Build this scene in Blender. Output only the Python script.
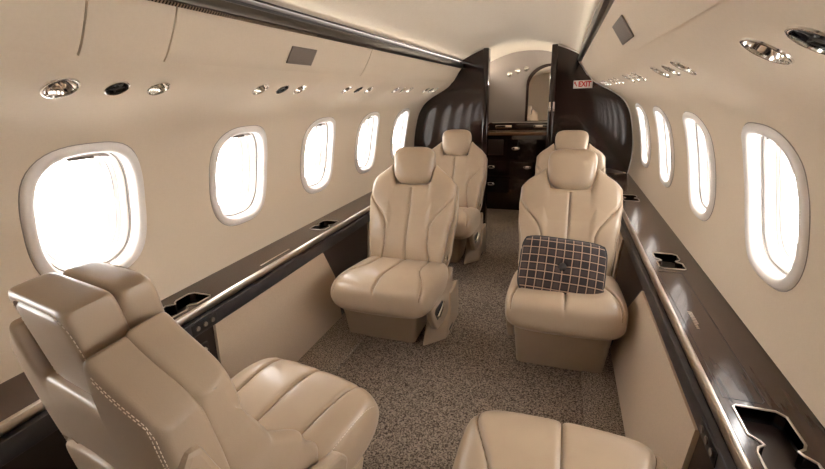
import bpy, bmesh, math
from mathutils import Vector, Matrix

# ------------------------------------------------------------------ clearing
for o in list(bpy.data.objects):
    bpy.data.objects.remove(o)
SC = bpy.context.scene
COL = SC.collection

# ------------------------------------------------------------------ camera
def make_camera():
    F, VP, X2, C = 420.0, (565 - 412.5, 91 - 234.5), 45.0, Vector((.33, 0, 1.10))
    y2 = (F * F + VP[0] * X2) / (-VP[1])
    Y = Vector((VP[0], VP[1], F)).normalized()
    D = Vector((X2, y2, F)).normalized()
    X = D.cross(Y).normalized()
    if X.x < 0: X = -X
    r0 = Vector((X[0], Y[0], -D[0])); r1 = Vector((X[1], Y[1], -D[1])); r2 = Vector((X[2], Y[2], -D[2]))
    m = Matrix((r0, -r1, -r2)).transposed().to_4x4()
    m.translation = C
    cd = bpy.data.cameras.new('camera'); cd.sensor_width = 36; cd.lens = F / 825 * 36
    cd.clip_start = .02; cd.clip_end = 200
    co = bpy.data.objects.new('camera', cd); COL.objects.link(co); co.matrix_world = m
    SC.camera = co
make_camera()

# ------------------------------------------------------------------ world, lights, exposure
w = bpy.data.worlds.new('sky'); SC.world = w; w.use_nodes = True
bg = w.node_tree.nodes['Background']; bg.inputs[0].default_value = (1.0, .975, .955, 1); bg.inputs[1].default_value = 7.0
SC.view_settings.view_transform = 'Standard'; SC.view_settings.look = 'None'
SC.view_settings.gamma = 1; SC.view_settings.use_curve_mapping = False
SC.view_settings.exposure = 1.6
SC.cycles.max_bounces = 10; SC.cycles.diffuse_bounces = 6; SC.cycles.glossy_bounces = 4
SC.cycles.use_denoising = True
SC.cycles.sample_clamp_indirect = 8
COVE_STRENGTH = 9.0      # LED strips behind the two long ceiling rails
LOBBY_STRENGTH = 75.0    # LED strips of the forward lobby

# ------------------------------------------------------------------ materials
def mat(name, color, rough=.5, metal=0.0, coat=0.0, spec=.5, noise=None, bump=None, emit=None, sheen=0):
    m = bpy.data.materials.new(name); m.use_nodes = True
    nt = m.node_tree; b = nt.nodes['Principled BSDF']
    b.inputs['Base Color'].default_value = (*color, 1)
    b.inputs['Roughness'].default_value = rough; b.inputs['Metallic'].default_value = metal
    b.inputs['Coat Weight'].default_value = coat; b.inputs['Coat Roughness'].default_value = .03
    b.inputs['Specular IOR Level'].default_value = spec
    b.inputs['Sheen Weight'].default_value = sheen
    tc = nt.nodes.new('ShaderNodeTexCoord')
    def nz(scale, stretch=(1, 1, 1), detail=4):
        mp = nt.nodes.new('ShaderNodeMapping'); mp.inputs['Scale'].default_value = stretch
        nt.links.new(tc.outputs['Object'], mp.inputs[0])
        n = nt.nodes.new('ShaderNodeTexNoise'); n.inputs['Scale'].default_value = scale; n.inputs['Detail'].default_value = detail
        nt.links.new(mp.outputs[0], n.inputs['Vector']); return n
    if noise:   # (scale, other colour, stretch, lo, hi)
        n = nz(noise[0], noise[2])
        r = nt.nodes.new('ShaderNodeValToRGB'); r.color_ramp.elements[0].position = noise[3]; r.color_ramp.elements[1].position = noise[4]
        r.color_ramp.elements[0].color = (*noise[1], 1); r.color_ramp.elements[1].color = (*color, 1)
        nt.links.new(n.outputs[0], r.inputs[0]); nt.links.new(r.outputs[0], b.inputs['Base Color'])
    if bump:    # (scale, strength, distance, stretch)
        n = nz(bump[0], bump[3] if len(bump) > 3 else (1, 1, 1), 3)
        bp = nt.nodes.new('ShaderNodeBump'); bp.inputs['Strength'].default_value = bump[1]; bp.inputs['Distance'].default_value = bump[2]
        nt.links.new(n.outputs[0], bp.inputs['Height']); nt.links.new(bp.outputs[0], b.inputs['Normal'])
    if emit:
        b.inputs['Emission Color'].default_value = (*emit[0], 1); b.inputs['Emission Strength'].default_value = emit[1]
    return m

M = {}
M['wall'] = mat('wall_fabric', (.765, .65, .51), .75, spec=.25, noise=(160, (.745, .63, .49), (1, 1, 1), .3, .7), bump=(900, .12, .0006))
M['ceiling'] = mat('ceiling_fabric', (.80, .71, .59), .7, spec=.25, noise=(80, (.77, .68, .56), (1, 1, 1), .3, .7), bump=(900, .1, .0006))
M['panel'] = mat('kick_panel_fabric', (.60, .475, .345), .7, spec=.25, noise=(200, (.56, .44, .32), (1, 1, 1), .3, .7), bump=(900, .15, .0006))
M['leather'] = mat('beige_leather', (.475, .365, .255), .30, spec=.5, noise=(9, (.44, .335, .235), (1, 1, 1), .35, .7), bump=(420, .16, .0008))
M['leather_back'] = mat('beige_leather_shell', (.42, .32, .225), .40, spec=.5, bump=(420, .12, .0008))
M['stitch'] = mat('stitching_thread', (.80, .68, .54), .7)
M['piping'] = mat('seam_crease_shade', (.16, .10, .055), .7)  # dark colour painting the crease shade into the leather seams
M['wood'] = mat('dark_gloss_wood', (.024, .009, .007), .10, coat=.3, spec=.5, noise=(7, (.012, .006, .005), (9, 9, .5), .35, .7))
M['ledge'] = mat('ledge_gloss_wood', (.060, .036, .026), .18, coat=.25, spec=.4, noise=(12, (.042, .025, .018), (9, .5, 9), .3, .7))
M['dark'] = mat('dark_lower_wood', (.030, .020, .016), .3, coat=.3)
M['band'] = mat('charcoal_band', (.035, .033, .036), .35)
M['black'] = mat('black_plastic', (.008, .008, .008), .4)
M['chrome'] = mat('polished_chrome', (.82, .80, .76), .10, metal=1)
M['satin'] = mat('satin_metal', (.60, .54, .47), .28, metal=1)
M['rail'] = mat('dark_metal_rail', (.11, .095, .08), .30, metal=1)
M['white'] = mat('window_white_plastic', (.90, .85, .81), .3, spec=.5)
M['seal'] = mat('window_seal_rubber', (.20, .175, .155), .7)
M['grey'] = mat('speaker_grey', (.22, .18, .15), .6, bump=(1500, .4, .001))
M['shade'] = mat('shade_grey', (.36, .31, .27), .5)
M['galleygrey'] = mat('grey_wall_fabric', (.23, .20, .18), .7, spec=.3, noise=(150, (.21, .18, .16), (1, 1, 1), .3, .7))
M['mirror'] = mat('mirror_glass', (.92, .90, .87), .02, metal=1)
M['counter'] = mat('brown_counter', (.16, .085, .045), .25, coat=.5)
M['white_sign'] = mat('sign_white', (.85, .82, .78), .5)
M['red'] = mat('sign_red', (.60, .015, .02), .5)
M['led'] = mat('led_light', (1, .9, .8), .5, emit=((1, .92, .82), COVE_STRENGTH))
M['lamp'] = mat('lobby_lamp_diffuser', (1, .9, .8), .5, emit=((1, .93, .83), LOBBY_STRENGTH))

def glass_mat():
    m = bpy.data.materials.new('window_glass'); m.use_nodes = True; nt = m.node_tree; nt.nodes.clear()
    o = nt.nodes.new('ShaderNodeOutputMaterial'); mx = nt.nodes.new('ShaderNodeMixShader')
    t = nt.nodes.new('ShaderNodeBsdfTransparent'); g = nt.nodes.new('ShaderNodeBsdfGlossy'); g.inputs['Roughness'].default_value = .02
    mx.inputs[0].default_value = .06
    nt.links.new(t.outputs[0], mx.inputs[1]); nt.links.new(g.outputs[0], mx.inputs[2]); nt.links.new(mx.outputs[0], o.inputs[0])
    return m
M['glass'] = glass_mat()

def carpet_mat(name, c1, c2):
    m = mat(name, c1, .95, spec=.1)
    nt = m.node_tree; b = nt.nodes['Principled BSDF']; tc = nt.nodes.new('ShaderNodeTexCoord')
    n = nt.nodes.new('ShaderNodeTexNoise'); n.inputs['Scale'].default_value = 190; n.inputs['Detail'].default_value = 3; n.inputs['Roughness'].default_value = .75
    nt.links.new(tc.outputs['Object'], n.inputs['Vector'])
    r = nt.nodes.new('ShaderNodeValToRGB'); e = r.color_ramp.elements
    e[0].position = .40; e[0].color = (*c2, 1); e[1].position = .60; e[1].color = (*c1, 1)
    nt.links.new(n.outputs[0], r.inputs[0]); nt.links.new(r.outputs[0], b.inputs['Base Color'])
    bp = nt.nodes.new('ShaderNodeBump'); bp.inputs['Strength'].default_value = .9; bp.inputs['Distance'].default_value = .006
    nt.links.new(n.outputs[0], bp.inputs['Height']); nt.links.new(bp.outputs[0], b.inputs['Normal'])
    return m
M['carpet'] = carpet_mat('brown_loop_carpet', (.46, .375, .30), (.055, .038, .028))
M['carpet_side'] = carpet_mat('side_loop_carpet', (.54, .45, .365), (.075, .052, .038))

def plaid_mat():
    m = mat('plaid_fabric', (.02, .013, .012), .85, sheen=.15)
    nt = m.node_tree; b = nt.nodes['Principled BSDF']; tc = nt.nodes.new('ShaderNodeTexCoord')
    sp = nt.nodes.new('ShaderNodeSeparateXYZ'); nt.links.new(tc.outputs['Object'], sp.inputs[0])
    def math_(op, a, bval=None):
        n = nt.nodes.new('ShaderNodeMath'); n.operation = op
        for i, v in enumerate((a, bval)):
            if v is None: continue
            if isinstance(v, (int, float)): n.inputs[i].default_value = v
            else: nt.links.new(v, n.inputs[i])
        return n.outputs[0]
    def line(src, period, width, off=0.0):
        f = math_('FRACT', math_('ADD', math_('DIVIDE', src, period), 50.5 + off))
        return math_('LESS_THAN', math_('ABSOLUTE', math_('SUBTRACT', f, .5)), width)
    lx = line(sp.outputs[0], .029, .055); lz = line(sp.outputs[2], .029, .055)
    bx = line(sp.outputs[0], .058, .14, .25); bz = line(sp.outputs[2], .058, .14, .25)
    tan_ = math_('MAXIMUM', lx, lz); broad = math_('MULTIPLY', math_('ADD', bx, bz), .5)
    m1 = nt.nodes.new('ShaderNodeMixRGB'); nt.links.new(broad, m1.inputs[0])
    m1.inputs[1].default_value = (.018, .012, .012, 1); m1.inputs[2].default_value = (.060, .038, .034, 1)
    m2 = nt.nodes.new('ShaderNodeMixRGB'); nt.links.new(tan_, m2.inputs[0]); nt.links.new(m1.outputs[0], m2.inputs[1])
    m2.inputs[2].default_value = (.40, .265, .185, 1)
    nt.links.new(m2.outputs[0], b.inputs['Base Color']); return m
M['plaid'] = plaid_mat()

def grille_mat():
    m = mat('perforated_grille', (.42, .33, .24), .35, metal=.8)
    nt = m.node_tree; b = nt.nodes['Principled BSDF']; tc = nt.nodes.new('ShaderNodeTexCoord')
    wv = nt.nodes.new('ShaderNodeTexWave'); wv.bands_direction = 'Y'; wv.inputs['Scale'].default_value = 42
    nt.links.new(tc.outputs['Object'], wv.inputs['Vector'])
    r = nt.nodes.new('ShaderNodeValToRGB'); e = r.color_ramp.elements
    e[0].position = .4; e[0].color = (.03, .02, .015, 1); e[1].position = .6; e[1].color = (.45, .35, .25, 1)
    nt.links.new(wv.outputs[0], r.inputs[0]); nt.links.new(r.outputs[0], b.inputs['Base Color']); return m
M['grille'] = grille_mat()

# ------------------------------------------------------------------ object helpers
def link(name, me, material, parent=None, smooth=True):
    o = bpy.data.objects.new(name, me); COL.objects.link(o)
    if material is not None and not me.materials: me.materials.append(material)
    if smooth:
        for p in me.polygons: p.use_smooth = True
    if parent: o.parent = parent
    return o
def mesh(name, verts, faces, material, parent=None, smooth=True, sharp=None, fix=True):
    me = bpy.data.meshes.new(name); me.from_pydata([tuple(v) for v in verts], [], faces); me.update()
    if fix:
        bm = bmesh.new(); bm.from_mesh(me); bmesh.ops.recalc_face_normals(bm, faces=bm.faces); bm.to_mesh(me); bm.free()
    o = link(name, me, material, parent, smooth)
    if sharp: me.set_sharp_from_angle(angle=math.radians(sharp))
    return o
def tag(o, label=None, cat=None, group=None, kind=None):
    if label: o['label'] = label
    if cat: o['category'] = cat
    if group: o['group'] = group
    if kind: o['kind'] = kind
    return o
def struct(o): o['kind'] = 'structure'; return o
def thing(name, label, cat, loc=(0, 0, 0), rz=0, group=None):
    o = bpy.data.objects.new(name, None); COL.objects.link(o); o.location = loc; o.rotation_euler = (0, 0, rz); o.empty_display_size = .05
    return tag(o, label, cat, group)
def copy_tree(o, parent=None):
    c = o.copy(); COL.objects.link(c)
    if parent: c.parent = parent
    for ch in [x for x in bpy.data.objects if x.parent == o]: copy_tree(ch, c)
    return c

def box(name, lo, hi, material, parent=None, bev=.003, M4=None, seg=2):
    bm = bmesh.new(); bmesh.ops.create_cube(bm, size=1)
    for v in bm.verts:
        v.co = Vector([lo[i] + (v.co[i] + .5) * (hi[i] - lo[i]) for i in range(3)])
    if bev: bmesh.ops.bevel(bm, geom=bm.edges[:], offset=bev, segments=seg, affect='EDGES', profile=.5)
    if M4 is not None: bmesh.ops.transform(bm, matrix=M4, verts=bm.verts)
    bmesh.ops.recalc_face_normals(bm, faces=bm.faces)
    me = bpy.data.meshes.new(name); bm.to_mesh(me); bm.free()
    o = link(name, me, material, parent, True); me.set_sharp_from_angle(angle=math.radians(50)); return o

def sweep(name, path, section, material, parent=None, closed_path=False, frames=None):
    """section: list of (a,b); frames: list of (A,B) axes for each path point; closed section with caps"""
    V, Fc = [], []; n = len(section)
    for (p, (A, B)) in zip(path, frames):
        for a, b in section: V.append(Vector(p) + Vector(A) * a + Vector(B) * b)
    m = len(path)
    for i in range(m if closed_path else m - 1):
        j = (i + 1) % m
        for k in range(n):
            l = (k + 1) % n; Fc.append((i * n + k, i * n + l, j * n + l, j * n + k))
    if not closed_path:
        Fc.append(tuple(range(n - 1, -1, -1))); Fc.append(tuple((m - 1) * n + k for k in range(n)))
    return mesh(name, V, Fc, material, parent, True, 40)
def tube(name, path, r, material, parent=None, seg=8, closed=False):
    P = [Vector(p) for p in path]; fr = []; up = Vector((0, 0, 1))
    for i, p in enumerate(P):
        if closed: t = P[(i + 1) % len(P)] - P[i - 1]
        else: t = P[min(i + 1, len(P) - 1)] - P[max(i - 1, 0)]
        t.normalize()
        a = t.cross(up)
        if a.length < .05: a = t.cross(Vector((1, 0, 0)))
        a.normalize(); fr.append((a, a.cross(t)))
    sec = [(r * math.cos(2 * math.pi * k / seg), r * math.sin(2 * math.pi * k / seg)) for k in range(seg)]
    return sweep(name, P, sec, material, parent, closed, fr)
def prism(name, poly, axis, lo, hi, material, parent=None, bev=0):
    """poly in the two axes other than axis"""
    ax = [i for i in range(3) if i != axis]; V = []
    for d in (lo, hi):
        for a, b in poly:
            v = [0, 0, 0]; v[axis] = d; v[ax[0]] = a; v[ax[1]] = b; V.append(v)
    n = len(poly); Fc = [tuple(range(n)), tuple(range(2 * n - 1, n - 1, -1))] + [(i, (i + 1) % n, n + (i + 1) % n, n + i) for i in range(n)]
    o = mesh(name, V, Fc, material, parent, False)
    if bev:
        bm = bmesh.new(); bm.from_mesh(o.data)
        bmesh.ops.bevel(bm, geom=bm.edges[:], offset=bev, segments=2, affect='EDGES', profile=.5); bm.to_mesh(o.data); bm.free()
    return o

def sstep(a, b, x):
    t = max(0, min(1, (x - a) / (b - a))); return t * t * (3 - 2 * t)
def lerp(a, b, t): return a + (b - a) * t
def interp(pts, x):
    if x <= pts[0][0]: return pts[0][1]
    for (a, va), (b, vb) in zip(pts, pts[1:]):
        if x <= b: return lerp(va, vb, sstep(a, b, x))
    return pts[-1][1]

def pillow(name, pos, mid, T, p, frame, material, parent=None, nu=90, nv=90, gf=None, gb=None, k=1.7):
    """closed cushion: a mid surface with thickness falling to zero at the rim. pos(u,v)->(a,b); frame (O,A,B,N)"""
    O, A, B, N = [Vector(f) for f in frame]
    def par(i, n):
        t = 2 * i / n - 1; s = 1 if t >= 0 else -1; return s * (1 - (1 - abs(t)) ** k)
    V, idf, idb = [], {}, {}
    for i in range(nu + 1):
        u = par(i, nu)
        for j in range(nv + 1):
            v = par(j, nv); a, b = pos(u, v)
            e = (max(0, 1 - abs(u) ** p) * max(0, 1 - abs(v) ** p)) ** (1 / p)
            th = T(u, v) / 2 * e; m = mid(u, v); rim = i in (0, nu) or j in (0, nv)
            g = gf(a, b) if gf else 0; h = gb(a, b) if gb else 0
            idf[i, j] = len(V); V.append(O + A * a + B * b + N * (m + th - (0 if rim else g)))
            if rim: idb[i, j] = idf[i, j]
            else: idb[i, j] = len(V); V.append(O + A * a + B * b + N * (m - th + h))
    Fc = []
    for i in range(nu):
        for j in range(nv):
            Fc.append((idf[i, j], idf[i + 1, j], idf[i + 1, j + 1], idf[i, j + 1]))
            Fc.append((idb[i, j], idb[i, j + 1], idb[i + 1, j + 1], idb[i + 1, j]))
    ob = mesh(name, V, Fc, material, parent, True)
    def ev(a, b, side=1, lift=0.0):
        u = v = 0.0
        for _ in range(60):
            x0, y0 = pos(u, v); dx = pos(min(1, u + .01), v)[0] - pos(u - .01, v)[0]; dy = pos(u, min(1, v + .01))[1] - pos(u, v - .01)[1]
            u = max(-.985, min(.985, u - .8 * (x0 - a) / max(dx, 1e-3) * .02)); v = max(-.985, min(.985, v - .8 * (y0 - b) / max(dy, 1e-3) * .02))
        e = (max(0, 1 - abs(u) ** p) * max(0, 1 - abs(v) ** p)) ** (1 / p); pa, pb = pos(u, v)
        th = T(u, v) / 2 * e; g = (gf(pa, pb) if gf else 0) if side > 0 else (gb(pa, pb) if gb else 0)
        return O + A * pa + B * pb + N * (mid(u, v) + side * (th - g + lift))
    EV[ob.name] = ev
    return ob
EV = {}
def seam_shade_line(ob, pts, material, side=1, lift=0.0, r=.0011, name='seam'):
    return tube(name, [EV[ob.name](a, b, side, lift) for a, b in pts], r, material, ob, 6)
def stitch_line(ob, pts, side=1, lift=.0004, name='stitching', dash=.0046, gap=.0030, r=.0007):
    P = [EV[ob.name](a, b, side, lift) for a, b in pts]; V, Fc = [], []
    acc = 0; on_ = True; cur = P[0]; segs = []; start = P[0]; rem = dash
    for q in P[1:]:
        while (q - cur).length > rem:
            nxt = cur + (q - cur).normalized() * rem
            if on_: segs.append((start, nxt))
            cur = nxt; on_ = not on_; rem = dash if on_ else gap; start = cur
        rem -= (q - cur).length; cur = q
    for a, b in segs:
        t = (b - a).normalized(); x = t.cross(Vector((.3, .2, .9))).normalized(); y = t.cross(x); b0 = len(V)
        for c in (a, b):
            for k in range(4): V.append(c + x * r * math.cos(k * math.pi / 2) + y * r * math.sin(k * math.pi / 2))
        Fc += [(b0 + k, b0 + (k + 1) % 4, b0 + 4 + (k + 1) % 4, b0 + 4 + k) for k in range(4)] + [(b0, b0 + 1, b0 + 2, b0 + 3), (b0 + 7, b0 + 6, b0 + 5, b0 + 4)]
    return mesh(name, V, Fc, M['stitch'], ob, False)

# ------------------------------------------------------------------ cabin shell
YB, YF, YD = -1.15, 4.20, 3.30       # aft wall, forward wall, the dividing bulkhead
WALLP = [(.790, .49), (.802, .56), (.810, .64), (.808, .73), (.796, .82), (.779, .90), (.756, .97), (.712, 1.037), (.645, 1.087), (.570, 1.126), (.515, 1.160), (.486, 1.195)]
CEILP = [(.430, 1.330), (.38, 1.358), (.30, 1.394), (.21, 1.425), (.11, 1.448), (0, 1.455)]
def catmull(P, n=10):
    out = []
    for i in range(len(P) - 1):
        p0 = P[max(i - 1, 0)]; p1 = P[i]; p2 = P[i + 1]; p3 = P[min(i + 2, len(P) - 1)]
        for k in range(n):
            t = k / n
            out.append(tuple(.5 * (2 * p1[d] + (p2[d] - p0[d]) * t + (2 * p0[d] - 5 * p1[d] + 4 * p2[d] - p3[d]) * t * t + (3 * p1[d] - p0[d] - 3 * p2[d] + p3[d]) * t ** 3) for d in (0, 1)))
    out.append(P[-1]); return out
WC = catmull(WALLP); SL = [0]
for a, b in zip(WC, WC[1:]): SL.append(SL[-1] + math.dist(a, b))
SMAX = SL[-1]
def WP(s):
    s = max(0, min(SMAX, s)); i = 0
    lo, hi = 0, len(SL) - 1
    while hi - lo > 1:
        m_ = (lo + hi) // 2
        if SL[m_] <= s: lo = m_
        else: hi = m_
    t = (s - SL[lo]) / (SL[lo + 1] - SL[lo]); return (lerp(WC[lo][0], WC[lo + 1][0], t), lerp(WC[lo][1], WC[lo + 1][1], t))
def WN(s):          # inward normal (towards the cabin axis) for the right wall
    a, b = WP(s - .015), WP(s + .015); d = Vector((b[0] - a[0], b[1] - a[1])).normalized()
    return (-d.y, d.x) if -d.y < 0 else (d.y, -d.x)
def s_at_z(z):
    for s, p in zip(SL, WC):
        if p[1] >= z: return s
    return SMAX
def wall_pt(side, y, s, n=0):
    x, z = WP(s); nx, nz = WN(s); return Vector((side * (x + nx * n), y, z + nz * n))

WIN_L = [.16, .71, 1.26, 1.81, 2.37, 2.93]
WIN_R = [.005, .565, 1.125, 1.685, 2.245, 2.80]
SC0 = s_at_z(.845); HA, HB = .129, .166
NANG = 88
def angles():
    L = [2 * math.pi * k / NANG for k in range(NANG)]; return L
def super_pt(th, a, b, p=2.9):
    c, s = math.cos(th), math.sin(th); r = (abs(c / a) ** p + abs(s / b) ** p) ** (-1 / p); return r * c, r * s
CELL = .20
def corner_angles():
    out = []
    for sy in (1, -1):
        for st in (SMAX - SC0, -SC0): out.append(math.atan2(st, sy * CELL) % (2 * math.pi))
    return out
ANG = sorted(set([round(a, 6) for a in angles() + corner_angles()]))
def rect_pt(th):
    c, s = math.cos(th), math.sin(th); r = 1e9
    if abs(c) > 1e-9: r = min(r, CELL / abs(c))
    if s > 1e-9: r = min(r, (SMAX - SC0) / s)
    if s < -1e-9: r = min(r, -SC0 / s)
    return r * c, r * s
def sidewall(name, side, wins):
    V, Fc = [], []; R = 12; n = len(ANG)
    edge = sorted([SC0 + rect_pt(t)[1] for t in ANG if abs(rect_pt(t)[0] - CELL) < 1e-6])
    for yc in wins:
        base = len(V)
        for k in range(R + 1):
            f = k / R
            for t in ANG:
                h = super_pt(t, HA, HB); q = rect_pt(t)
                V.append(wall_pt(side, yc + lerp(h[0], q[0], f), SC0 + lerp(h[1], q[1], f)))
        for k in range(R):
            for i in range(n):
                j = (i + 1) % n; Fc.append((base + k * n + i, base + k * n + j, base + (k + 1) * n + j, base + (k + 1) * n + i))
    ends = [YB] + [v for yc in wins for v in (yc - CELL, yc + CELL)] + [YF]
    for a, b in zip(ends[::2], ends[1::2]):
        base = len(V); m = len(edge)
        for yy in (a, b):
            for s in edge: V.append(wall_pt(side, yy, s))
        for i in range(m - 1): Fc.append((base + i, base + i + 1, base + m + i + 1, base + m + i))
    bm = bmesh.new(); me = bpy.data.meshes.new(name); me.from_pydata([tuple(v) for v in V], [], Fc); bm.from_mesh(me)
    bmesh.ops.remove_doubles(bm, verts=bm.verts, dist=1e-5); bmesh.ops.recalc_face_normals(bm, faces=bm.faces); bm.to_mesh(me); bm.free()
    return struct(link(name, me, M['wall']))
sidewall('wall_left', -1, WIN_L); sidewall('wall_right', 1, WIN_R)

TRIM = [(.022, .000), (.0205, .006), (.015, .0105), (.007, .0115), (.000, .009), (-.005, .004), (-.007, -.003), (-.008, -.016),
        (-.009, -.019), (-.013, -.021), (-.017, -.022), (-.018, -.040), (-.019, -.043), (-.029, -.045), (-.030, -.066), (-.045, -.066)]
wn = 0
for side, wins in ((-1, WIN_L), (1, WIN_R)):
    for yc in wins:
        wn += 1
        V, Fc = [], []; N_ = 72; m_ = len(TRIM)
        for i in range(N_):
            t = 2 * math.pi * i / N_
            for r, n in TRIM:
                a, b = super_pt(t, HA + r, HB + r); V.append(wall_pt(side, yc + a, SC0 + b, n))
        for i in range(N_):
            j = (i + 1) % N_
            for k in range(m_ - 1): Fc.append((i * m_ + k, j * m_ + k, j * m_ + k + 1, i * m_ + k + 1))
        wo = struct(mesh('window_%d' % wn, V, Fc, M['white']))
        tube('trim_shadow_ring', [wall_pt(side, yc + super_pt(2 * math.pi * i / N_, HA + .0228, HB + .0228)[0], SC0 + super_pt(2 * math.pi * i / N_, HA + .0228, HB + .0228)[1], .0004) for i in range(N_)], .0011, M['shade'], wo, 6, True)  # thin dark ring standing for the shadow line round the raised trim
        for rr, nn, rad in ((-.0125, -.0195, .0013), (-.0183, -.0435, .0013), (-.0293, -.0470, .0014)):
            tube('window_seal', [wall_pt(side, yc + super_pt(2 * math.pi * i / N_, HA + rr, HB + rr)[0], SC0 + super_pt(2 * math.pi * i / N_, HA + rr, HB + rr)[1], nn) for i in range(N_)], rad, M['seal'], wo, 6, True)
        V, Fc = [], []; K = 8                                             # the pane, a thin curved slab
        for n in (-.060, -.063):
            b0 = len(V); V.append(wall_pt(side, yc, SC0, n))
            for k in range(1, K + 1):
                for i in range(N_):
                    a, b = super_pt(2 * math.pi * i / N_, (HA - .0303) * k / K, (HB - .0303) * k / K); V.append(wall_pt(side, yc + a, SC0 + b, n))
            for i in range(N_):
                j = (i + 1) % N_; Fc.append((b0, b0 + 1 + i, b0 + 1 + j))
                for k in range(K - 1):
                    q = b0 + 1 + k * N_; Fc.append((q + i, q + N_ + i, q + N_ + j, q + j))
        h = len(V) // 2
        for i in range(N_):
            j = (i + 1) % N_; q = 1 + (K - 1) * N_; Fc.append((q + i, q + j, h + q + j, h + q + i))
        mesh('window_pane', V, Fc, M['glass'], wo)
        # stowed shade across the top of the opening
        V, Fc = [], []; n1 = 16
        for i in range(n1 + 1):
            y = -.088 + .176 * i / n1; top = (HB - .016) * (1 - abs(y / (HA - .015)) ** 2.9) ** (1 / 2.9)
            for ds, n in ((.004, -.024), (.004, -.036), (-.017, -.036), (-.017, -.024)):
                V.append(wall_pt(side, yc + y, SC0 + (top + .004 if ds > 0 else min(HB - .031 - .010 * (y / .09) ** 2, top)), n))
        for i in range(n1):
            for k in range(4): l = (k + 1) % 4; Fc.append((i * 4 + k, i * 4 + l, i * 4 + 4 + l, i * 4 + 4 + k))
        Fc += [(0, 1, 2, 3), tuple(n1 * 4 + k for k in (3, 2, 1, 0))]
        sh = mesh('window_shade', V, Fc, M['shade'], wo, True, 40)
        path = [wall_pt(side, yc + y, SC0 + HB - .032, -.022) for y in (-.030, -.01, .01, .030)]
        tube('shade_handle', path, .0035, M['rail'], sh)

def lower(name, side, P, material, y0=YB, y1=YF):
    V, Fc = [], []
    for y in (y0, y1):
        for x, z in P: V.append((side * x, y, z))
    n = len(P)
    for i in range(n - 1): Fc.append((i, i + 1, n + i + 1, n + i))
    return mesh(name, V, Fc, material, None, True, 40)
FZ = .04
struct(lower('trim_1', -1, [(.79, .50), (.632, .50), (.645, .30), (.668, FZ - .01)], M['dark']))
struct(lower('trim_2', 1, [(.79, .50), (.632, .50), (.615, .30), (.598, FZ - .01)], M['dark']))
# ceiling dome
V, Fc = [], []; cc = catmull(CEILP, 6); prof = [(x, z) for x, z in cc] + [(-x, z) for x, z in reversed(cc[:-1])]
prof = [(.432, 1.300)] + prof + [(-.432, 1.300)]
for y in (YB, YF):
    for x, z in prof: V.append((x, y, z))
n = len(prof)
for i in range(n - 1): Fc.append((i, i + 1, n + i + 1, n + i))
struct(mesh('ceiling', V, Fc, M['ceiling']))
# floor : aisle and the two side strips
o = struct(box('floor', (-.80, YB - .02, FZ - .05), (.80, YF + .02, FZ), M['carpet'], bev=0))
for side, x0, x1, nme in ((-1, .468, .668, 'trim_3'), (1, .470, .598, 'trim_4')):
    a, b = sorted((side * x0, side * x1)); struct(box(nme, (a, YB, FZ - .01), (b, YD, FZ + .012), M['carpet_side'], bev=.004))
# aft and forward walls
def section_poly(inset=0.0):
    right = [(x - inset, z) for x, z in [(.60, FZ), (.615, .3), (.632, .50), (.79, .505)] + WC[2::4] + [WC[-1]]] + [(x, z - inset) for x, z in cc]
    left = [(-x, z) for x, z in reversed(right[:-1])]
    return right + left
struct(prism('wall_back', section_poly(), 1, YB - .02, YB + .01, M['wall']))
struct(prism('wall_front', section_poly(), 1, YF - .02, YF + .02, M['galleygrey']))

# ------------------------------------------------------------------ overhead panels between rail and crease
def overhead(side, y0, y1, label):
    y0 += .0022; y1 -= .0022
    P = [(.484, 1.187), (.466, 1.207), (.437, 1.252), (.413, 1.300)]; P = catmull(P, 4)
    th = .018; V, Fc = [], []
    outer = [(x + th * .8, z + th * .5) for x, z in P]
    ring = P + outer[::-1]; n = len(ring)
    for y in (y0, y1):
        for x, z in ring: V.append((side * x, y, z))
    for i in range(n): Fc.append((i, (i + 1) % n, n + (i + 1) % n, n + i))
    Fc += [tuple(range(n)), tuple(range(2 * n - 1, n - 1, -1))]
    return tag(mesh('overhead_panel', V, Fc, M['wall'], None, True, 35), label, 'panel', 'overhead panels on the left side' if side < 0 else 'overhead panels on the right side')
for (a, b, l) in ((YB, .565, 'beige fabric overhead panel at the top left corner, aft of the first seam'),
                  (.565, .742, 'narrow beige overhead panel between the two close seams on the left'),
                  (.742, 1.70, 'long beige overhead panel on the left carrying the grey speaker grille'),
                  (1.70, YF, 'beige overhead panel on the left running forward to the dark bulkhead')): overhead(-1, a, b, l)
for (a, b, l) in ((YB, 1.90, 'beige fabric overhead panel on the right carrying the slanted speaker grille'),
                  (1.90, YF, 'beige overhead panel on the right running forward behind the exit sign')): overhead(1, a, b, l)
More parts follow.
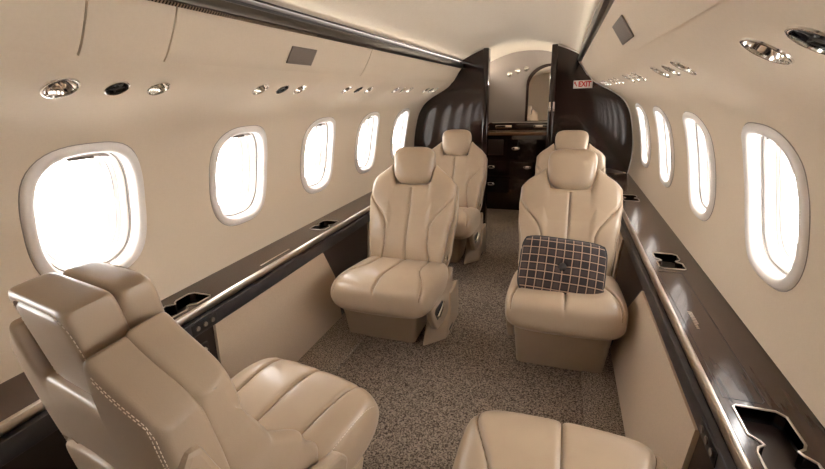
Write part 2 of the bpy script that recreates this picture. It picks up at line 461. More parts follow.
# rails
def rails():
    for side, nme in ((-1, 'trim_5'), (1, 'trim_6')):
        sec = [(.425, 1.288), (.410, 1.285), (.400, 1.293), (.397, 1.303), (.3975, 1.315), (.401, 1.3165), (.404, 1.314), (.405, 1.303), (.425, 1.301)]
        V, Fc = [], []; n = len(sec)
        for y in (YB + .01, YD - .001):
            for x, z in sec: V.append((side * x, y, z))
        for i in range(n): Fc.append((i, (i + 1) % n, n + (i + 1) % n, n + i))
        Fc += [tuple(range(n)), tuple(range(2 * n - 1, n - 1, -1))]
        r = struct(mesh(nme, V, Fc, M['rail'], None, True, 30))
        V = [(side * x, y, z) for y in (YB + .02, YD - .002) for x, z in ((.4305, 1.300), (.4275, 1.300), (.4262, 1.336), (.4290, 1.337))]
        mesh('glow_liner', V, [(0, 1, 2, 3), (7, 6, 5, 4), (0, 1, 5, 4), (1, 2, 6, 5), (2, 3, 7, 6), (3, 0, 4, 7)], M['band'], r, False)  # dark liner added to hide the LED glow on the ceiling edge
        if side < 0:
            V = [(side * .4085, y, 1.2795) for y in (YB + .02, 1.2)] + [(side * .3985, y, 1.2870) for y in (1.2, YB + .02)]
            P0 = [(.4080, 1.2850), (.4020, 1.2902), (.4008, 1.2890), (.407, 1.2838)]
            V = [(side * x, y, z) for y in (YB + .02, 1.25) for x, z in P0]
            mesh('perforated_strip', V, [(0, 1, 2, 3), (7, 6, 5, 4), (0, 1, 5, 4), (1, 2, 6, 5), (2, 3, 7, 6), (3, 0, 4, 7)], M['grille'], r, False)
        V = [(side * x, y, z) for y in (.45, YD - .005) for x, z in ((.4265, 1.3025), (.4225, 1.3025), (.4225, 1.3105), (.4265, 1.3105))]
        mesh('led_strip', V, [(0, 1, 2, 3), (7, 6, 5, 4), (0, 1, 5, 4), (1, 2, 6, 5), (2, 3, 7, 6), (3, 0, 4, 7)], M['led'], r, False)
        V = [(side * x, y, z) for y in (YD + .06, YF - .03) for x, z in ((.4265, 1.3025), (.4225, 1.3025), (.4225, 1.3105), (.4265, 1.3105))]
        mesh('led_strip', V, [(0, 1, 2, 3), (7, 6, 5, 4), (0, 1, 5, 4), (1, 2, 6, 5), (2, 3, 7, 6), (3, 0, 4, 7)], M['lamp'], r, False)
rails()
for side, nme in ((-1, 'leak_backing_1'), (1, 'leak_backing_2')):  # dark backing added behind the overhead panels to block leaking sky light
    V = [(side * x, y, z) for y in (YB, YF) for x, z in ((.512, 1.185), (.53, 1.24), (.50, 1.32), (.405, 1.335), (.404, 1.34), (.51, 1.33), (.54, 1.24), (.520, 1.18))]
    struct(mesh(nme, V, [(i, (i + 1) % 8, 8 + (i + 1) % 8, 8 + i) for i in range(8)] + [tuple(range(8)), tuple(range(15, 7, -1))], M['dark'], None, False))

# ------------------------------------------------------------------ bulkhead halves
def bulk_poly(side, xin):
    P = [(.590, FZ + .013), (.60, .12), (.612, .3), (.630, .495), (.635, .56), (.66, .565), (.785, .535)] + [(x - .004, z) for x, z in WC[3::3]] + [(.470, 1.208), (.440, 1.25), (.408, 1.29)] + [(x, z - .004) for x, z in cc[1:] if x > xin + .01]
    top = interp([(x, z) for x, z in reversed(cc)], xin) - .004
    P = P + [(xin, top), (xin, FZ + .001)]
    if side < 0: P[0] = (.645, FZ + .013)
    return [(side * x, z) for x, z in P]
bl = prism('bulkhead_partition', bulk_poly(-1, .245), 1, YD, YD + .045, M['wood']); tag(bl, 'dark glossy wood bulkhead left of the doorway', 'bulkhead')
box('door_post', (-.245, YD - .035, FZ + .001), (-.205, YD + .05, 1.412), M['wood'], bl, .006)
br = prism('bulkhead_partition', bulk_poly(1, .265), 1, YD, YD + .045, M['wood']); tag(br, 'dark glossy wood bulkhead right of the doorway, behind the exit sign', 'bulkhead')
box('door_post', (.225, YD - .035, FZ + .001), (.265, YD + .05, 1.406), M['wood'], br, .006)
for xx in (.235, .262):
    box('latch_plate', (xx - .006, YD - .040, .965), (xx + .006, YD - .034, 1.03), M['chrome'], br, .001)
# pale edge trim round the right bulkhead
edge = [(x - .006, z) for x, z in WC[6:]] + [(.465, 1.205), (.435, 1.25), (.405, 1.288)] + [(x, z - .006) for x, z in cc[1:] if x > .25]
P = [Vector((x, YD - .004, z)) for x, z in edge]
tube('edge_trim', P, .004, M['white'], br, 6)

# exit sign
ex = thing('exit_sign', 'small white exit sign with red letters on the right bulkhead', 'sign', (.444, YD - .0065, 1.140))
box('sign_plate', (-.062, 0, -.026), (.062, .0062, .026), M['white_sign'], ex, .001)
fc = bpy.data.curves.new('letters', 'FONT'); fc.body = 'EXIT'; fc.size = .050; fc.extrude = .0006; fc.offset = .0018; fc.align_x = 'CENTER'; fc.align_y = 'CENTER'
fo = bpy.data.objects.new('letters', fc); COL.objects.link(fo); fo.parent = ex; fo.rotation_euler = (math.pi / 2, 0, 0); fo.location = (.011, -.0012, 0)
fo.scale = (.80, .95, 1)
bpy.context.view_layer.update()
me = bpy.data.meshes.new_from_object(fo.evaluated_get(bpy.context.evaluated_depsgraph_get())); mx_ = fo.matrix_local.copy(); bpy.data.objects.remove(fo)
lo_ = link('letters', me, M['red'], ex, False); lo_.matrix_local = mx_
prism('arrow', [(-.058, .017), (-.046, .017), (-.049, .012), (-.037, -.010), (-.041, -.014), (-.053, .007), (-.058, .003)], 1, -.0012, 0, M['red'], ex)

# ------------------------------------------------------------------ side ledges
def cup_outline(x0, x1, y0, y1, side):
    xm0, xm1 = x0 + .017, x1 - .017; ym = (y0 + y1) / 2; c = .012; g = .008
    P = [(x0 + c, y0), (x1 - .006, y0), (x1, y0 + .006), (x1, ym - g - c), (xm1 + .004, ym - g), (xm1, ym), (x1 - .006, ym + g), (x1, ym + g + c), (x1, y1 - c), (x1 - c, y1),
         (x0 + .006, y1), (x0, y1 - .006), (x0, ym + g + c), (xm0 - .004, ym + g), (xm0, ym), (x0 + .006, ym - g), (x0, ym - g - c), (x0, y0 + c)]
    return [(side * x, y) for x, y in P]
LZ = .530
def ledge(side):
    sn = 'left' if side < 0 else 'right'
    t = thing('side_ledge', 'long dark glossy wood side ledge with chrome rail along the %s wall' % sn, 'ledge', (0, 0, 0))
    cups = [(.668, .748, .755, .912), (.672, .752, 1.60, 1.745), (.672, .752, 2.46, 2.60)] if side < 0 else [(.668, .748, .610, .803), (.672, .748, 1.485, 1.632), (.672, .748, 2.44, 2.59)]
    outl = [cup_outline(*c, side) for c in cups]
    bm = bmesh.new()
    xi, xo = .648, .812; ya, yb = YB + .011, YD - .006
    loops = [[(side * xi, ya), (side * xo, ya), (side * xo, yb), (side * xi, yb)]] + outl; edges = []
    for lp in loops:
        vs = [bm.verts.new((x, y, LZ)) for x, y in lp]
        for i in range(len(vs)): edges.append(bm.edges.new((vs[i], vs[(i + 1) % len(vs)])))
    bmesh.ops.triangle_fill(bm, edges=edges, use_beauty=True)
    r = bmesh.ops.extrude_face_region(bm, geom=bm.faces[:])
    for v in [g for g in r['geom'] if isinstance(g, bmesh.types.BMVert)]: v.co.z -= .022
    bmesh.ops.recalc_face_normals(bm, faces=bm.faces)
    me = bpy.data.meshes.new('ledge_top'); bm.to_mesh(me); bm.free(); link('ledge_top', me, M['ledge'], t, False)
    # chrome nosing rail
    sec = [(.649, .510), (.649, .531), (.646, .5345), (.641, .535), (.636, .533), (.6335, .527), (.634, .518), (.638, .511)]
    V, Fc = [], []; n = len(sec)
    for y in (ya, yb):
        for x, z in sec: V.append((side * x, y, z))
    for i in range(n): Fc.append((i, (i + 1) % n, n + (i + 1) % n, n + i))
    Fc += [tuple(range(n)), tuple(range(2 * n - 1, n - 1, -1))]
    mesh('chrome_rail', V, Fc, M['satin'], t, True, 40)
    a, b = sorted((side * .623, side * .650)); box('front_band', (a, ya, .462), (b, yb, .5075), M['band'], t, .002)
    for c, P in zip(cups, outl):
        h = mesh('cup_holder', [(x, y, LZ - .002) for x, y in P] + [(x, y, LZ - .060) for x, y in P], [(i, (i + 1) % len(P), len(P) + (i + 1) % len(P), len(P) + i) for i in range(len(P))] + [tuple(range(len(P), 2 * len(P)))], M['black'], t, False)
        tube('chrome_rim', [(x, y, LZ + .001) for x, y in P], .0022, M['satin'], h, 6, True)
    if side > 0:   # folding table lid with its seam, small silver lettering
        q = [(.660, .822), (.722, .822), (.728, .830), (.728, 1.455), (.66, 1.455)]
        tube('table_lid_seam', [(x, y, LZ + .0002) for x, y in q], .0009, M['black'], t, 6, True)
        V, Fc = [], []
        for i in range(11):
            y = 1.180 - i * .0085; w_ = .010 if i < 8 else .006; b0 = len(V)
            V += [(.681, y, LZ + .0006), (.681 + w_, y - .002, LZ + .0006), (.681 + w_, y - .0065, LZ + .0006), (.681, y - .0045, LZ + .0006)]
            V += [(x, yy, LZ - .0004) for x, yy, z in V[b0:b0 + 4]]
            Fc += [(b0, b0 + 1, b0 + 2, b0 + 3)] + [(b0 + k, b0 + (k + 1) % 4, b0 + 4 + (k + 1) % 4, b0 + 4 + k) for k in range(4)]
        mesh('lettering', V, Fc, M['satin'], t, False)
    else:
        box('silver_inlay', (-.6815, 1.16, LZ - .001), (-.6735, 1.34, LZ + .0012), M['chrome'], t, .0004)
    # switch strip beside the near seat
    ys = .78 if side < 0 else .70
    a, b = sorted((side * .6215, side * .6235)); cp = box('control_panel', (a, ys, .468), (b, ys + .095, .500), M['black'], t, .0008)
    for k in range(3):
        bx = bmesh.new(); bmesh.ops.create_cone(bx, cap_ends=True, segments=16, radius1=.0075, radius2=.0068, depth=.004)
        bmesh.ops.transform(bx, matrix=Matrix.Translation((side * .6205, ys + .02 + k * .028, .484)) @ Matrix.Rotation(math.pi / 2, 4, 'Y'), verts=bx.verts)
        me = bpy.data.meshes.new('button'); bx.to_mesh(me); bx.free(); link('button', me, M['grey'], cp, False)
    return t
ledge(-1); ledge(1)

def kick(side, pts, label):
    """pts (y,z); the panel follows the lower sidewall"""
    def X(z):
        return interp([(FZ, .668), (.30, .645), (.5, .632)], z) if side < 0 else interp([(FZ, .598), (.30, .615), (.5, .632)], z)
    V = []; n = len(pts)
    for off in (.010, -.002):
        for y, z in pts:
            zz = z; x = (lerp(.668, .645, (zz - .03) / .27) if zz < .3 else lerp(.645, .632, (zz - .3) / .2)) if side < 0 else (lerp(.598, .615, (zz - .03) / .27) if zz < .3 else lerp(.615, .632, (zz - .3) / .2))
            V.append((side * (x - off), y, z))
    Fc = [tuple(range(n)), tuple(range(2 * n - 1, n - 1, -1))] + [(i, (i + 1) % n, n + (i + 1) % n, n + i) for i in range(n)]
    return tag(mesh('kick_panel', V, Fc, M['panel'], None, False), label, 'panel', 'beige lower wall panels')
KZ = FZ + .0135
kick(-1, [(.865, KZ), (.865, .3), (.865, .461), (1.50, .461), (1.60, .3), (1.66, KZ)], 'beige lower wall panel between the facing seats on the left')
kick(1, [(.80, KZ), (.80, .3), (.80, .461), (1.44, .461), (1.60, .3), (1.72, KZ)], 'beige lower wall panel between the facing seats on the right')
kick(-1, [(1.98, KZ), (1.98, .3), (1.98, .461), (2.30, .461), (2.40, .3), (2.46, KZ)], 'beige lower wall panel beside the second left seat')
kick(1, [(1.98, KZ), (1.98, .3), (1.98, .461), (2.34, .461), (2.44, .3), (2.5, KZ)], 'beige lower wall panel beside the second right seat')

# small jack below the left switches
jk = thing('headphone_jack', 'small brass headphone jack on the dark panel below left ledge', 'jack', (-.633, .815, .405), 0)
box('plate', (-.010, -.016, -.018), (.003, .016, .018), M['dark'], jk, .001)
bx = bmesh.new(); bmesh.ops.create_cone(bx, cap_ends=True, segments=16, radius1=.007, radius2=.005, depth=.008)
bmesh.ops.transform(bx, matrix=Matrix.Translation((.006, 0, 0)) @ Matrix.Rotation(math.pi / 2, 4, 'Y'), verts=bx.verts)
me = bpy.data.meshes.new('socket'); bx.to_mesh(me); bx.free(); link('socket', me, M['satin'], jk, True)

# ------------------------------------------------------------------ lights and vents in the side walls
def lathe(name, prof, material, parent, seg=40):
    V, Fc = [], []; n = len(prof)
    for i in range(seg):
        t = 2 * math.pi * i / seg
        for r, z in prof: V.append((r * math.cos(t), r * math.sin(t), z))
    for i in range(seg):
        j = (i + 1) % seg
        for k in range(n - 1): Fc.append((i * n + k, j * n + k, j * n + k + 1, i * n + k + 1))
    return mesh(name, V, Fc, material, parent, True, 40)
def fix_axes(side, y, s):
    nx, nz = WN(s); Nv = Vector((side * nx, 0, nz)).normalized(); Yv = Vector((0, 1, 0)); Xv = Yv.cross(Nv)
    m_ = Matrix((Xv, Yv, Nv)).transposed().to_4x4(); m_.translation = wall_pt(side, y, s, .0005); return m_
SV = s_at_z(1.134)
def vent(side, y, kind, R, label, group):
    t = thing('air_vent' if kind == 'vent' else 'reading_light', label, 'vent' if kind == 'vent' else 'light', (0, 0, 0), 0, group)
    t.matrix_world = fix_axes(side, y, SV)
    lathe('bezel', [(R * .90, -.004), (R * .92, .0012), (R * .97, .0018), (R * 1.05, .0012), (R * 1.07, -.001)], M['chrome'], t)
    if kind == 'vent':
        lathe('ball', [(0, -.001), (R * .2, -.001), (R * .24, -.004), (R * .45, -.003), (R * .62, -.005), (R * .8, -.009), (R * .88, -.012), (R * .915, -.003)], M['black'], t)
        for k in range(5):
            a = 2 * math.pi * k / 5
            box('fin', (-.0012, R * .24, -.0055), (.0012, R * .78, -.0020), M['band'], t, .0004, Matrix.Rotation(a, 4, 'Z'))
    else:
        lathe('reflector', [(R * .91, -.002), (R * .80, -.008), (R * .60, -.014), (R * .30, -.018), (0, -.0185)], M['chrome'], t)
        c = lathe('lens', [(R * .24, -.018), (R * .22, -.014), (0, -.013)], M['band'], t)
        for k in range(6):
            a = 2 * math.pi * k / 6 + .3
            box('reflector_rib', (-.0009, R * .26, -.016), (.0009, R * .62, -.0125), M['rail'], t, .0003, Matrix.Rotation(a, 4, 'Z'))
def cut_holes():
    for side, rws in ((-1, rows), (1, rowsR)):
        w_ = bpy.data.objects['wall_left' if side < 0 else 'wall_right']
        bm = bmesh.new()
        for r in rws:
            for y, kd, R_ in r:
                g_ = bmesh.ops.create_cone(bm, cap_ends=True, segments=32, radius1=R_ * .96, radius2=R_ * .96, depth=.05)
                bmesh.ops.transform(bm, matrix=fix_axes(side, y, SV), verts=g_['verts'])
        me = bpy.data.meshes.new('cutter'); bm.to_mesh(me); bm.free(); c = bpy.data.objects.new('cutter', me); COL.objects.link(c)
        md = w_.modifiers.new('holes', 'BOOLEAN'); md.operation = 'DIFFERENCE'; md.object = c; md.solver = 'EXACT'
        bpy.context.view_layer.update()
        new = bpy.data.meshes.new_from_object(w_.evaluated_get(bpy.context.evaluated_depsgraph_get()))
        w_.modifiers.clear(); w_.data = new; bpy.data.objects.remove(c)
        bm = bmesh.new(); bm.from_mesh(new)       # keep only the wall skin, drop anything the cutters left behind
        bad = []
        for f in bm.faces:
            for r in rws:
                for y, kd, R_ in r:
                    inv = fix_axes(side, y, SV).inverted(); q_ = [inv @ v.co for v in f.verts]
                    if all(math.hypot(l_.x, l_.y) < R_ * .97 and abs(l_.z) < .03 for l_ in q_): bad.append(f); break
                else: continue
                break
        bmesh.ops.delete(bm, geom=bad, context='FACES'); bm.to_mesh(new); bm.free()
        for p_ in new.polygons: p_.use_smooth = True
G1, G2 = 'reading lights and air vents of the left wall', 'reading lights and air vents of the right wall'
rows = [((.566, 'light', .031), (.675, 'vent', .024), (.775, 'light', .025)),
        ((1.135, 'light', .027), (1.245, 'vent', .024), (1.348, 'light', .025)),
        ((1.70, 'light', .026), (1.812, 'vent', .024), (1.925, 'light', .026)),
        ((2.28, 'light', .026), (2.395, 'vent', .024), (2.51, 'light', .026)),
        ((2.84, 'light', .026), (2.95, 'vent', .024), (3.06, 'light', .026))]
where = ['beside the first window', 'beside the second window', 'beside the third window', 'beside the fourth window', 'beside the fifth window, next to the bulkhead']
for r, wh in zip(rows, where):
    for k, (y, kd, R) in enumerate(r):
        nm = ('dark air vent' if kd == 'vent' else 'chrome %s reading light' % ('aft' if k == 0 else 'forward'))
        vent(-1, y, kd, R, '%s on left wall %s' % (nm, wh.replace('beside', 'above')), G1)
rowsR = [((.533, 'vent', .027), (.645, 'light', .029)),
         ((1.03, 'light', .027), (1.14, 'vent', .022), (1.26, 'light', .025)),
         ((1.60, 'light', .026), (1.72, 'vent', .024), (1.84, 'light', .026)),
         ((2.17, 'light', .026), (2.29, 'vent', .024), (2.41, 'light', .026)),
         ((2.74, 'light', .026), (2.86, 'vent', .024), (2.98, 'light', .026))]
cut_holes()
whereR = ['in the top right corner', 'above the first right window', 'above the second right window', 'above the third right window', 'above the last right window, near the bulkhead']
for r, wh in zip(rowsR, whereR):
    for k, (y, kd, R) in enumerate(r):
        nm = ('dark air vent' if kd == 'vent' else 'chrome %s reading light' % ('aft' if k == 0 else 'forward'))
        vent(1, y, kd, R, '%s %s' % (nm, wh), G2)

# speaker grilles
def speaker(side, y0, y1, label):
    a, b = Vector((side * .466, 0, 1.207)), Vector((side * .437, 0, 1.252)); up = (b - a).normalized()
    Nv = Vector((0, 1, 0)).cross(up); Nv = Nv if Nv.x * side < 0 else -Nv
    m_ = Matrix((Vector((0, 1, 0)), up, Nv)).transposed().to_4x4(); m_.translation = Vector((side * .4508, (y0 + y1) / 2, 1.2315)) + Nv * .0035
    h = (y1 - y0) / 2
    o = box('speaker_grille', (-h, -.027, -.0015), (h, .027, .003), M['grey'], None, .002, m_)
    return tag(o, label, 'speaker')
speaker(-1, 1.155, 1.290, 'grey rounded speaker grille on the left overhead panel')
speaker(1, 1.10, 1.28, 'grey slanted speaker grille on the right overhead panel')

# ------------------------------------------------------------------ forward lobby : galley cabinet, mirror, vents
g = thing('galley_cabinet', 'dark glossy wood galley cabinet with chrome latches beyond the doorway', 'cabinet', (0, 3.95, FZ))
def G(name, lo, hi, m_, p=g, bev=.003): return box(name, (lo[0], lo[1] - 3.95, lo[2] - FZ), (hi[0], hi[1] - 3.95, hi[2] - FZ), m_, p, bev)
G('body', (-.58, 3.955, FZ + .003), (.56, 4.175, .735), M['wood'])
G('worktop', (-.59, 3.93, .7385), (.57, 4.178, .765), M['counter'])
G('backsplash', (-.58, 4.150, .7655), (.56, 4.178, .835), M['wood'])
for x0, x1 in ((-.27, -.12), (.08, .2)): G('chrome_plate', (x0, 4.143, .785), (x1, 4.1495, .812), M['chrome'])
G('chrome_bar', (-.30, 4.125, .835), (.30, 4.135, .842), M['satin'])
G('padded_panel', (-.31, 3.938, .56), (-.165, 3.954, .70), M['dark'], bev=.006)
for (x0, x1, z0, z1) in ((-.135, .20, .52, .70), (-.34, .20, .36, .50), (-.34, .20, .10, .34)):
    d = G('drawer_front', (x0, 3.944, z0), (x1, 3.954, z1), M['wood'], bev=.002)
for x, z in ((-.055, .62), (-.27, .45), (.055, .45), (-.27, .29)):
    bx = bmesh.new(); bmesh.ops.create_uvsphere(bx, u_segments=20, v_segments=10, radius=1)
    bmesh.ops.transform(bx, matrix=Matrix.Translation((x, 3.9385 - 3.95, z - FZ)) @ Matrix.Diagonal((.036, .007, .016, 1)), verts=bx.verts)
    me = bpy.data.meshes.new('latch'); bx.to_mesh(me); bx.free(); link('latch', me, M['chrome'], g)
# arched mirror
mo = thing('arched_mirror', 'arched mirror in a dark frame on the grey forward wall', 'mirror', (0, 4.16, .84))
def arch(x0, x1, z0, z1):
    P = [(x0, z0), (x0, z1 - .20)] + [(x0 + .20 * (1 - math.cos(t)) , z1 - .20 + .17 * math.sin(t)) for t in [math.pi / 2 * k / 8 for k in range(1, 9)]] + [(x1, z1), (x1, z0)]
    return [(a, b - .84) for a, b in P]
prism('mirror_frame', arch(-.005, .40, .845, 1.365), 1, 0, .018, M['wood'], mo)
prism('mirror_pane', arch(.018, .38, .850, 1.343), 1, -.003, -.0002, M['mirror'], mo)
for x, z in ((-.160, 1.262), (-.085, 1.285), (0.0 - .012, 1.300)):
    t = thing('wall_vent', {-.160: 'small chrome round vent on the grey wall, leftmost of three', -.085: 'small chrome round vent on the grey wall, middle of three', -.012: 'small chrome round vent on the grey wall, nearest the mirror'}[x], 'light', (x, YF - .0205, z), 0, 'round vents above the galley')  # three small chrome vents, not lamps
    t.rotation_euler = (math.pi / 2, 0, 0)
    lathe('bezel', [(.014, .001), (.016, .006), (.021, .005), (.023, 0)], M['chrome'], t, 24)
    lathe('reflector', [(.015, .001), (.008, .004), (0, .008)], M['chrome'], t, 24)

# ------------------------------------------------------------------ seats
def seams_groove(lines, w=.0026, depth=.006):
    def f(a, b):
        g_ = 0
        for fn in lines:
            d = fn(a, b)
            g_ = max(g_, math.exp(-(d / w) ** 2) * depth + math.exp(-(d / .010) ** 2) * depth * .35)
        return g_
    return f
def make_seat(aisle, recline=20, detail=False, foot=True, shift=0.0, back=-.160):
    """front +y, local z=0 on the floor; aisle = +1/-1 : side of the lever; shift = sideways offset of the base"""
    t = thing('cabin_seat', 'x', 'seat')
    L = M['leather']; SM = M['piping']
    W, D = .208, .225
    def pos(u, v):
        return (W * u * (1 - .07 * abs(v) ** 6 - (.06 if v < 0 else 0) * abs(v) ** 2), D * v * (1 - .06 * abs(u) ** 6) + .012 * (1 - u * u) * max(0, v))
    def xs(b): return .118 + (.012 if detail else .062) * sstep(-.02, .20, b)
    gcush = seams_groove([lambda a, b: a if b > -.16 else 9, lambda a, b: abs(a) - xs(b)], .0035, .008)
    def mid(u, v): return .293 + .020 * v - .010 * (1 - u * u) * (v < .4) * (1 - sstep(-.9, .4, v))
    def T(u, v): return .165 + .014 * math.exp(-((abs(u) - .85) / .25) ** 2) + .008 * math.exp(-((v - .6) / .35) ** 2)
    cu = pillow('seat_cushion', pos, mid, T, 3.6, ((0, 0, 0), (1, 0, 0), (0, 1, 0), (0, 0, 1)), L, t, 150, 120, gcush)
    yy = [-.15 + .372 * k / 30 for k in range(31)]
    seam_shade_line(cu, [(0, b) for b in yy], SM)
    for sg in (-1, 1): seam_shade_line(cu, [(sg * xs(b), b) for b in yy], SM)
    if detail or not foot:
        for sg in (-1, 1): stitch_line(cu, [(sg * .196, -.15 + .34 * k / 30) for k in range(31)])
    # base : leather skirt box tapering down
    V, Fc = [], []
    for z, hw, f, bk in ((.005, .165, .050 - .55 * shift, -.19), (.14, .172, .095 - .4 * shift, -.20), (.235, .178, .130 - .2 * shift, -.20)):
        r = .022; sft = shift * (1 - z / .5)
        for cx_, cy_ in ((-hw + r, bk + r), (hw - r, bk + r), (hw - r, f - r), (-hw + r, f - r)):
            q = {(-1, -1): math.pi, (1, -1): 1.5 * math.pi, (1, 1): 0, (-1, 1): .5 * math.pi}[(1 if cx_ > 0 else -1, 1 if cy_ > (f + bk) / 2 else -1)]
            for k in range(5): V.append((sft + cx_ + r * math.cos(q + k * math.pi / 8), cy_ + r * math.sin(q + k * math.pi / 8), z))
    n = 20
    for l in range(2):
        for i in range(n): j = (i + 1) % n; Fc.append((l * n + i, l * n + j, l * n + n + j, l * n + n + i))
    Fc += [tuple(range(n)), tuple(range(3 * n - 1, 2 * n - 1, -1))]
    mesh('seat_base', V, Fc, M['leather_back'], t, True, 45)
    # backrest
    r = math.radians(recline); A = Vector((1, 0, 0)); B = Vector((0, -math.sin(r), math.cos(r))); N = Vector((0, math.cos(r), math.sin(r)))
    O = Vector((.028 if detail else 0, back, .315)); fr = (O, A, B, N)
    def Wd(v): return interp([(0, .172), (.35, .186), (.62, .201), (.80, .206), (1, .204)], v)
    def Ht(x):
        x = abs(x); q = max(0, min(1, (x - .108) / .085)); q2 = max(0, min(1, (x - .165) / .041))
        return .378 + .092 * sstep(.080, .106, x) - .068 * q ** .85 - .034 * (1 - math.sqrt(1 - q2 * q2 * .98))
    def posb(u, v):
        vv = (v + 1) / 2; x = u * Wd(vv); return (x, vv * Ht(x))
    def xs2(b): return .104 + .10 * sstep(.15, .34, b) ** 1.3 + .012 * sstep(.1, 0, b)
    gb_ = seams_groove([lambda a, b: a if b < .36 else 9, lambda a, b: abs(a) - xs2(b)], .0035, .008)
    wing = lambda u, vv: sstep(.60, .92, abs(u)) * interp([(0, .135), (.12, .13), (.31, .09), (.53, .025), (.8, 0)], vv) if detail else 0
    def midb(u, v):
        vv = (v + 1) / 2
        return .022 * abs(u) ** 2.4 * (1 - .5 * vv) + .014 * math.sin(math.pi * min(1, vv * 1.6)) * (1 - .4 * u * u) - .004 + wing(u, vv) / 2 + (.004 if detail else 0)
    bk_ = pillow('backrest', posb, midb, lambda u, v: (.074 + wing(u, (v + 1) / 2)) if detail else .094, 7 if detail else 4.2, fr, L, t, 160, 130, gb_)
    bb = [.03 + .325 * k / 30 for k in range(31)]
    seam_shade_line(bk_, [(0, b) for b in bb], SM)
    for sg in (-1, 1): seam_shade_line(bk_, [(sg * xs2(b), b) for b in [.02 + .28 * k / 30 for k in range(31)] if xs2(b) < .192], SM)
    # shell behind the cushions
    def Ws(v): return interp([(0, .165), (.35, .196), (.75, .209), (1, .205)], v)
    def poss(u, v):
        vv = (v + 1) / 2; x = u * Ws(vv); return (x, -.08 + vv * (.075 + Ht(x)))
    def mids(u, v): return (-.050 if detail else -.060) + .010 * abs(u) ** 4
    arc = lambda a, b: (b - .235 + 1.6 * (a + .02) ** 2) if abs(a) < .18 else 9
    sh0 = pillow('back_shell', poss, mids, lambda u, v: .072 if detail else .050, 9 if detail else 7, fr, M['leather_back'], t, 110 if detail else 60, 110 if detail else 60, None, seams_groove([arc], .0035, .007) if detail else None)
    hb = .464 - (.022 if detail else 0)
    if not detail:
        def posh(u, v): return (.102 * u * (1 - .10 * (1 - v) * .5 - (.15 if v > 0 else .20) * abs(v) ** 4), hb - .004 + .088 * v * (1 - .17 * abs(u) ** 4))
        def midh(u, v): return .020 + .008 * v - .006 * (1 - u * u)
        pillow('headrest', posh, midh, lambda u, v: .105, 2.9, fr, L, t, 70, 70)
    else:
        def posh(u, v): return (.088 * u * (1 - .05 * (1 - v) * .5 - .03 * abs(v) ** 8), hb - .006 + .082 * v * (1 - .07 * abs(u) ** 6))
        hf = pillow('headrest', posh, lambda u, v: .016 + .002 * v, lambda u, v: .060, 5.5, fr, L, t, 80, 80)
        def posr(u, v): return (.088 * u * (1 - .10 * (1 - v) * .5 - .03 * abs(v) ** 8), hb - .004 + .084 * v * (1 - .04 * abs(u) ** 8))
        hr = pillow('headrest_back', posr, lambda u, v: -.038 - .002 * v, lambda u, v: .066, 9, fr, M['leather_back'], t, 90, 90, None,
                    seams_groove([lambda a, b: (abs(abs(a) / (.075 - .05 * max(0, hb - b)) ) ** 6 + abs((b - hb + .004) / .070) ** 6) ** (1 / 6) * .08 - .08], .0024, .004))
        ring = []
        for k in range(61):
            th = 2 * math.pi * k / 60; c_, s_ = math.cos(th), math.sin(th); q = (abs(c_) ** 6 + abs(s_) ** 6) ** (-1 / 6); b = hb - .004 + .074 * q * s_
            ring.append(((.0785 - .05 * max(0, hb - b)) * q * c_, b))
        stitch_line(hr, ring, -1)
        # double stitching round the shell edge, following the shoulder
        for off in (.012, .017):
            pts = [(.206 - off - .002 * k, .02 + .30 * k / 24) if False else (Ws(min(1, (.02 + .345 * k / 24 + .08) / .47)) - off, .02 + .345 * k / 24) for k in range(25)]
            pts += [(x, Ht(x) - off - .004) for x in [.185 - .07 * k / 12 for k in range(13)]]
            for sg in (-1, 1): stitch_line(sh0, [(sg * a, b) for a, b in pts], -1)
        stitch_line(hf, [(.08 * (2 * k / 20 - 1), hb + .073) for k in range(21)], 1)
        pillow('lower_back_panel', lambda u, v: (.165 * u, .07 + .175 * v * (1 - .30 * u * u)), lambda u, v: -.084 + .008 * abs(u) ** 4, lambda u, v: .024, 7, fr, M['leather_back'], t, 50, 50)
        P = [(.150, -.02), (.166, -.02), (.178, .12), (.168, .135), (.160, .12)]
        V = [O + A * a + B * b + N * (-.083 + (.014 if c else 0)) for c in (0, 1) for a, b in P]; n5 = len(P)
        mesh('storage_slot', V, [tuple(range(n5)), tuple(range(2 * n5 - 1, n5 - 1, -1))] + [(i, (i + 1) % n5, n5 + (i + 1) % n5, n5 + i) for i in range(n5)], M['black'], t, False)
        P = [(-.26, .10), (-.300, .50), (-.292, .60), (-.268, .640), (-.248, .636), (-.232, .585), (-.200, .505), (-.150, .445), (-.080, .405), (.01, .385), (.03, .36), (-.02, .20), (-.10, .12)]
        prism('side_cover', P, 0, .214, .244, M['leather_back'], t, .009)
        P = [(-.236, .640), (-.220, .585), (-.188, .510), (-.138, .452), (-.100, .428), (-.09, .41), (-.12, .39), (-.16, .40), (-.25, .50), (-.262, .60)]
        prism('gap_shade', P, 0, .206, .218, M['black'], t, 0)  # black filler giving the dark of the gap as colour
    for sg in (-1, 1):
        tube('headrest_post', [O + A * (sg * .035) + B * b2 + N * -.005 for b2 in (.33, .41)], .006, M['chrome'], t)
    # side shroud with lever on the aisle side
    sx = aisle
    P = [(-.225, .12), (-.05, .10), (.05, .120), (.105, .19), (.13, .252), (.05, .258), (-.17, .275), (-.225, .30)]
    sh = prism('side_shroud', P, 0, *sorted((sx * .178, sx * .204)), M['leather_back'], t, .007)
    P = [(-.05, .175), (.045, .165), (.085, .215), (.072, .228), (-.03, .222)]
    rc = prism('lever_recess', P, 0, *sorted((sx * .2035, sx * .2050)), M['black'], sh, 0)
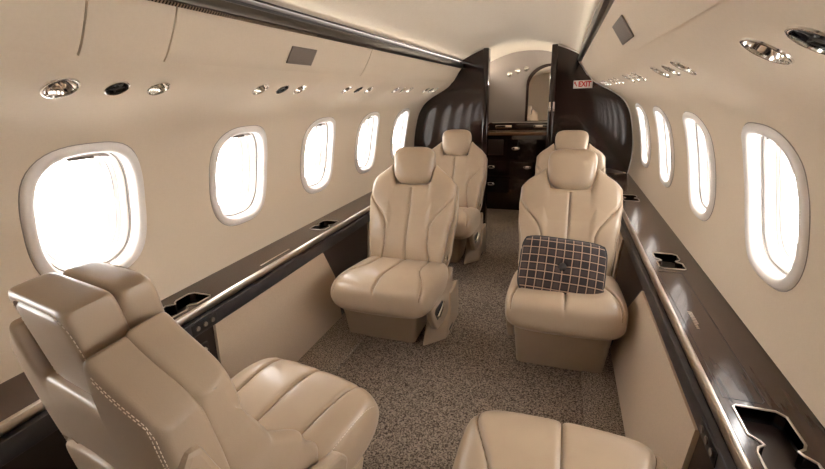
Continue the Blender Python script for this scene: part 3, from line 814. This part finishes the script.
    tube('recline_lever', [(sx * .209, -.035, .212), (sx * .212, .01, .205), (sx * .211, .06, .192)], .0055, M['chrome'], sh)
    tube('recline_lever', [(sx * .209, -.01, .188), (sx * .211, .040, .180)], .0045, M['rail'], sh)
    k = lathe('chrome_knob', [(.014, 0), (.014, .006), (.010, .009), (0, .010)], M['chrome'], t, 24)
    k.matrix_local = Matrix.Translation(O + A * (sx * .184) + B * .045 + N * .0) @ Matrix.Rotation(sx * math.pi / 2, 4, 'Y')
    if foot:
        P = [(-.21, .001), (-.01, .001), (.035, .010), (.010, .040), (-.04, .10), (-.055, .20), (-.21, .20)]
        x0 = sx * .125 if not detail else sx * .17
        f = prism('pedestal_foot', P, 0, *sorted((x0, sx * .212 if not detail else sx * .205)), M['leather_back'], t, .008)
        if not detail:
            for v_ in f.data.vertices: v_.co.y -= (abs(v_.co.x) - .12) * 1.1
        xo = sx * (.212 if not detail else .205); dy = 0 if detail else -.10
        box('foot_slot', (xo - .001, -.10 + dy * .8, .02), (xo + .001, -.04 + dy * .8, .032), M['black'], f, .0004)
    return t
def place(t, x, y, rz, label, group='beige leather cabin seats'):
    t.location = (x, y, FZ + .0135 if False else FZ + .001); t.rotation_euler = (0, 0, math.radians(rz)); t['label'] = label; t['group'] = group; return t

sL = make_seat(-1, 22, shift=.085); 
place(sL, -.310, 1.545, 180, 'beige leather seat facing aft on the left, third window beside it')
sL2 = copy_tree(sL); place(sL2, -.338, 2.52, 180, 'beige leather seat at the far left, just before the dark bulkhead')
sR = make_seat(1, 26, foot=False, back=-.145)
place(sR, .382, 1.585, 180, 'beige leather seat on the right holding the plaid cushion')
sR2 = copy_tree(sR); place(sR2, .392, 2.54, 180, 'beige leather seat at the far right, mostly hidden behind the cushioned seat')

sN = make_seat(1, 7, True, back=-.172)
place(sN, -.280, .604, -10, 'beige leather seat in the left foreground, seen from behind')
sN2 = make_seat(-1, 58, False, back=-.19)
place(sN2, .372, .590, -1, 'beige leather seat in the right foreground, only its seat cushion in view')

# ------------------------------------------------------------------ plaid cushion
pc = thing('plaid_cushion', 'dark brown plaid cushion with button leaning on the right seat', 'cushion', (.364, 1.500, .492), 0)
pc.rotation_euler = (math.radians(-32), math.radians(5), math.radians(2))
def posp(u, v):
    return (.146 * u * (1 - .08 * abs(v) ** 5), .106 * v * (1 - .10 * abs(u) ** 5) )
def tpil(a, b): return .018 * math.exp(-(math.hypot(a, b) / .018) ** 2) + .008 * math.exp(-(math.hypot(a, b) / .05) ** 2)
pillow('cover', posp, lambda u, v: 0, lambda u, v: .10 * (1 - .35 * max(abs(u), abs(v)) ** 2), 2.4, ((0, 0, 0), (1, 0, 0), (0, 0, 1), (0, -1, 0)), M['plaid'], pc, 70, 60, tpil)
rim = [posp(*q) for q in [(t / 10, 1) for t in range(-10, 10)] + [(1, -t / 8) for t in range(-8, 8)] + [(-t / 10, -1) for t in range(-10, 10)] + [(-1, t / 8) for t in range(-8, 8)]]
tube('piping', [(a, 0, b) for a, b in rim], .0045, mat('piping_black', (.012, .010, .010), .5), pc, 8, True)
bt = lathe('button', [(0, .007), (.008, .006), (.013, .002), (.013, -.003)], mat('button_brown', (.03, .02, .018), .5), pc, 24)
bt.matrix_local = Matrix.Translation((0, -.034, 0)) @ Matrix.Rotation(math.pi / 2, 4, 'X')
